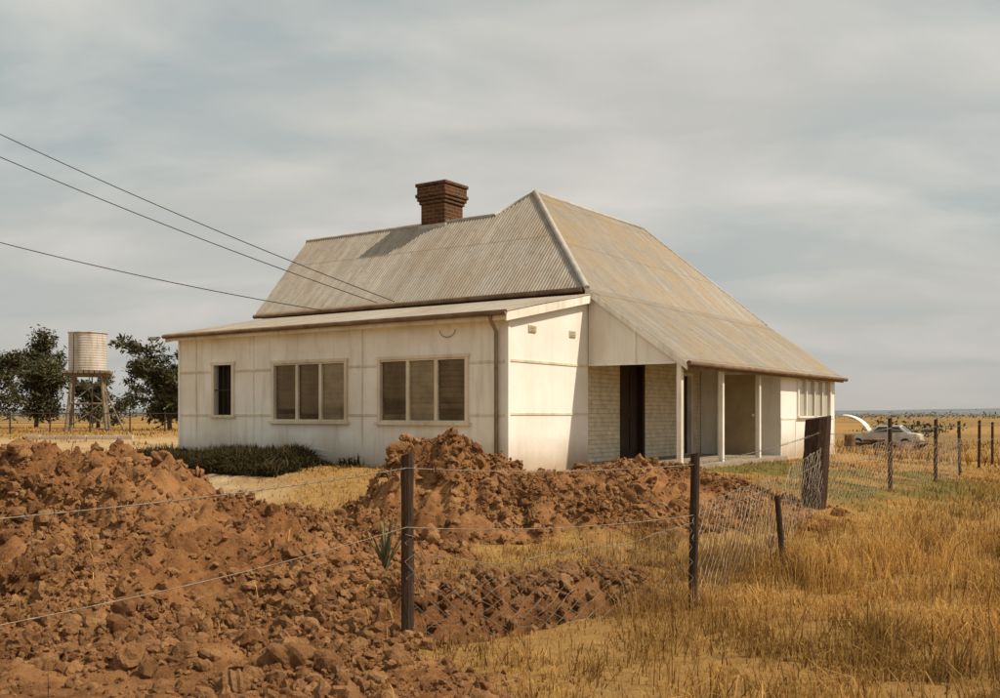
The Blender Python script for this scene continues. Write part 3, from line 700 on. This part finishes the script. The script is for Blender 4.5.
r=np.random.default_rng(3); C=[];sz=[];col=[]
def clumpat(x,y,w,h,n,base=-1.0):
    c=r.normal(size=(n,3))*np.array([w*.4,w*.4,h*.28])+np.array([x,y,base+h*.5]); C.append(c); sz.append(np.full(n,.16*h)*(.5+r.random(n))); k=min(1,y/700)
    t=r.random((n,1)); b=np.array([.04,.04,.02])*(1-t)+np.array([.085,.078,.04])*t; col.append(b*(1-k)+k*np.array([.17,.165,.15]))  # distance haze is mixed into the leaf colour
for i in range(26):
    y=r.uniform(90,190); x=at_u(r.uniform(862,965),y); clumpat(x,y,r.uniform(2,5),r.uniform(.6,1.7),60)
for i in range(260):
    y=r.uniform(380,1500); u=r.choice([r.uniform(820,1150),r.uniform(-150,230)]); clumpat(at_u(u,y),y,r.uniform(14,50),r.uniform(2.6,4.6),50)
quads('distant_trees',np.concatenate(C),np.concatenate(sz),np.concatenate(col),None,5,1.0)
v=[];f=[];N_=160
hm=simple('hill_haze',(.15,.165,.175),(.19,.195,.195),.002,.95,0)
xsH=np.linspace(-9000,9000,N_)
hh=14+26*fbm(xsH/1500,xsH*0,5,4)+ 12*S(500,3500,xsH)
for k,(yy,fr) in enumerate(((4300,-.3),(4700,.55),(5200,1),(6200,.0))):
    for i in range(N_): v.append((xsH[i],yy,hh[i]*fr if fr>0 else -6))
for k in range(3):
    for i in range(N_-1): f.append((k*N_+i,k*N_+i+1,(k+1)*N_+i+1,(k+1)*N_+i))
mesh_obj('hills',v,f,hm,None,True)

PF=empty('paddock_fence'); mb=MB()
pts=[(at_u(u,y),y) for u,y in ((-60,50),(10,51),(50,52),(90,53),(130,54),(165,55),(200,56))]
for i,(x,y) in enumerate(pts):
    z=hz(x,y); mb.tube([(x,y,z-.1),(x,y,z+1.1)],.04,6)
    if i: 
        x0,y0=pts[i-1]; z0=hz(x0,y0)
        for hgt in (1.0,.5): mb.tube([(x0,y0-.05,z0+hgt),(x,y-.05,z+hgt)],.022 if hgt>.9 else .012,5)
mb.obj('rails_and_posts',M_darkwood,PF)
x,y=at_u(82,41),41; KB=MB()
for k in range(7):
    xx=x-2.0+k*.62; KB.box(xx-.29,xx+.29,y-.12+k*.03,y+.12+k*.03,hz(xx,y)-.05,hz(xx,y)+.16+random.uniform(-.02,.02))
KB.obj('white_edging_stones',M_side)

# ------------------------------------------------------------ parked car with bonnet up
cxu=at_u(884,60); CY=60; CZ=hz(cxu,CY); CR=empty('parked_car',(cxu,CY,CZ),math.radians(-30))
M_car=simple('car_paint',(.56,.53,.47),(.38,.31,.23),2,.5,0,spec=.4); M_bon=simple('bonnet_paint',(.80,.79,.75),(.7,.68,.62),2,.4,0,spec=.4)
M_tyre=simple('tyre',(.02,.02,.02),(.035,.03,.03),9,.8,.2)
sec=[(-2.05,.42,.60,.70),(-2.0,.30,.78,.78),(-1.3,.28,.86,.82),(-.75,.28,.92,.84),(1.2,.28,.93,.84),(1.9,.30,.88,.80),(2.1,.40,.80,.72)]
v=[];f=[]
for x,z0,z1,w in sec:
    for (yy,zz) in ((-w*.94,z0),(-w,z0+.12),(-w,(z0+z1)/2+.08),(-w*.93,z1),(w*.93,z1),(w,(z0+z1)/2+.08),(w,z0+.12),(w*.94,z0)): v.append((x,yy,zz))
for i in range(len(sec)-1):
    for j in range(8): f.append((i*8+j,i*8+(j+1)%8,(i+1)*8+(j+1)%8,(i+1)*8+j))
f+= [tuple(range(7,-1,-1)),tuple(range(48,56))]
o=mesh_obj('body',v,f,M_car,CR); o.modifiers.new('b','BEVEL').width=.03
cab=[(-.75,.92,.78),(-.25,1.34,.62),(.95,1.36,.62),(1.45,.93,.76)]
v=[]
for x,z,w in cab: v+=[(x,-w,z),(x,w,z)]
f=[(2,3,5,4),(0,2,4,6),(7,5,3,1),(0,1,3,2),(4,5,7,6)]
o=mesh_obj('cabin',v,f,M_car,CR); o.modifiers.new('b','BEVEL').width=.03
gm=NT('car_glass'); gm.color((.02,.022,.025)); gm.b.inputs['Roughness'].default_value=.08; gm.b.inputs['Specular IOR Level'].default_value=.6
mb=MB()
for s in (-1,1):
    for (xa,xb,xc,xd) in ((-.55,-.2,.28,.28),(.36,.36,.9,1.2)):
        n=len(mb.v); yl=lambda z:s*(.785-.16*(z-.92)/.42)+s*.012
        mb.v+=[(xa,yl(.97),.97),(xd,yl(.97),.97),(xc,yl(1.27),1.27),(xb,yl(1.27),1.27)]; mb.f.append((n,n+1,n+2,n+3))
n=len(mb.v); mb.v+=[(-.72,-.68,.98),(-.72,.68,.98),(-.33,.56,1.30),(-.33,-.56,1.30)]; mb.f.append((n,n+1,n+2,n+3))
n=len(mb.v); mb.v+=[(1.425,-.66,.98),(1.425,.66,.98),(1.06,.55,1.30),(1.06,-.55,1.30)]; mb.f.append((n,n+1,n+2,n+3))
mb.obj('windows',gm.m,CR)
mb=MB()
for xw in (-1.35,1.3):
    for s in (-1,1): mb.tube([(xw,s*.66,.3),(xw,s*.86,.3)],.30,18)
mb.obj('wheels',M_tyre,CR)
mb=MB()
for xw in (-1.35,1.3):
    for s in (-1,1): mb.tube([(xw,s*.85,.3),(xw,s*.875,.3)],.17,14)
mb.box(-2.14,-2.06,-.7,.7,.42,.52); mb.box(2.1,2.17,-.7,.7,.42,.52); mb.obj('hubcaps_and_bumpers',M_cap,CR)
v=[];f=[];NB=12
for i in range(NB+1):
    t=i/NB
    if i==0: px,pz=-.74,.96
    else: px-=.17*math.cos(math.radians(72-72*t)); pz+=.17*math.sin(math.radians(72-72*t))
    for s in (-1,-.5,0,.5,1): v.append((px,s*.72,pz-.05*s*s))
for i in range(NB):
    for j in range(4): f.append((i*5+j,i*5+j+1,(i+1)*5+j+1,(i+1)*5+j))
o=mesh_obj('raised_bonnet',v,f,M_bon,CR,True); m=o.modifiers.new('s','SOLIDIFY'); m.thickness=.04
SX,SY=at_u(868,54),54; SH=empty('scrap_heap',(SX,SY,hz(SX,SY))); sr=random.Random(4)
M_rust=simple('rusty_scrap',(.14,.07,.035),(.26,.17,.10),3,.7,.3); mb=MB()
mb.tube([(-.9,.2,0),(-.9,.2,.85)],.29,16)
for z in (.28,.56): mb.tube([(-.9,.2,z),(-.9,.2,z+.03)],.305,16)
for k in range(18):
    M=Matrix.Translation((sr.uniform(-.6,3.4),sr.uniform(-.5,.5),sr.uniform(.1,.55)))@Matrix.Rotation(sr.uniform(0,6.28),4,'Z')@Matrix.Rotation(sr.uniform(-1.1,1.1),4,'X')
    mb.box(-sr.uniform(.2,.7),sr.uniform(.2,.7),-sr.uniform(.1,.5),sr.uniform(.1,.4),-.02,.02,M)
mb.obj('drum_and_sheets',M_rust,SH)

# ------------------------------------------------------------ sky / light / camera
d=Vector((-1.169,.257,-1.4)).normalized()
sun=D.lights.new('sun','SUN'); sun.energy=4.6; sun.angle=math.radians(1.2); sun.color=(1,.88,.71)
so=link(D.objects.new('sun',sun)); so.rotation_euler=d.to_track_quat('-Z','Y').to_euler(); so.location=(20,-5,25)
w=D.worlds.new('World'); scene.world=w; w.use_nodes=True; nt=w.node_tree; nt.nodes.clear()
N=nt.nodes.new; Lk=nt.links.new
out=N('ShaderNodeOutputWorld'); bg=N('ShaderNodeBackground'); bg.inputs[1].default_value=.10
sky=N('ShaderNodeTexSky'); sky.sky_type='NISHITA'; sky.sun_disc=False; sky.sun_elevation=math.radians(49.5); sky.sun_rotation=math.atan2(1.169,-.257); sky.dust_density=3.5; sky.air_density=1.0
Lk(sky.outputs[0],bg.inputs[0])
tc=N('ShaderNodeTexCoord'); sp=N('ShaderNodeSeparateXYZ'); Lk(tc.outputs['Generated'],sp.inputs[0])
def M(op,a,b=0):
    m=N('ShaderNodeMath'); m.operation=op
    for i,x in enumerate((a,b)):
        if isinstance(x,bpy.types.NodeSocket): Lk(x,m.inputs[i])
        else: m.inputs[i].default_value=x
    return m.outputs[0]
den=M('ADD',M('MAXIMUM',sp.outputs[2],0),.25); cb=N('ShaderNodeCombineXYZ'); Lk(M('DIVIDE',sp.outputs[0],den),cb.inputs[0]); Lk(M('DIVIDE',sp.outputs[1],den),cb.inputs[1])
mp=N('ShaderNodeMapping'); mp.inputs['Scale'].default_value=(.75,1.2,1); mp.inputs['Rotation'].default_value=(0,0,.30); mp.inputs['Location'].default_value=(3.1,1.2,0); Lk(cb.outputs[0],mp.inputs[0])
def ns(scale,det,rough,dist):
    nz=N('ShaderNodeTexNoise'); nz.inputs['Scale'].default_value=scale; nz.inputs['Detail'].default_value=det; nz.inputs['Roughness'].default_value=rough; nz.inputs['Distortion'].default_value=dist; Lk(mp.outputs[0],nz.inputs['Vector']); return nz.outputs[0]
def rmp(x,a,b,lo=0,hi=1):
    rp=N('ShaderNodeValToRGB'); e=rp.color_ramp.elements; e[0].position=a; e[1].position=b; e[0].color=(lo,lo,lo,1); e[1].color=(hi,hi,hi,1); Lk(x,rp.inputs[0]); return rp.outputs[0]
def mixc(f,a,b):
    mx=N('ShaderNodeMix'); mx.data_type='RGBA'
    for s,x in ((mx.inputs[0],f),(mx.inputs[6],a),(mx.inputs[7],b)):
        if isinstance(x,bpy.types.NodeSocket): Lk(x,s)
        else: s.default_value=x
    return mx.outputs[2]
c=mixc(rmp(ns(1.3,6,.5,.2),.36,.66),(.42,.475,.465,1),(.59,.565,.515,1))
c=mixc(rmp(ns(2.6,8,.5,.35),.44,.72,0,.75),c,(.76,.72,.65,1))
c=mixc(rmp(sp.outputs[2],.0,.20,.75,0),c,(.54,.51,.475,1))
bg2=N('ShaderNodeBackground'); bg2.inputs[1].default_value=1.04; Lk(c,bg2.inputs[0])
ms=N('ShaderNodeMixShader'); ms.inputs[0].default_value=.88; Lk(bg.outputs[0],ms.inputs[1]); Lk(bg2.outputs[0],ms.inputs[2]); Lk(ms.outputs[0],out.inputs[0])

cam=D.cameras.new('camera'); cam.sensor_width=36; cam.lens=36.18; cam.shift_y=.066; cam.clip_start=.1; cam.clip_end=20000
co_=link(D.objects.new('camera',cam)); co_.location=(0,0,E); co_.rotation_euler=(math.radians(90),0,0); scene.camera=co_
scene.view_settings.view_transform='Standard'; scene.view_settings.look='None'; scene.view_settings.exposure=0
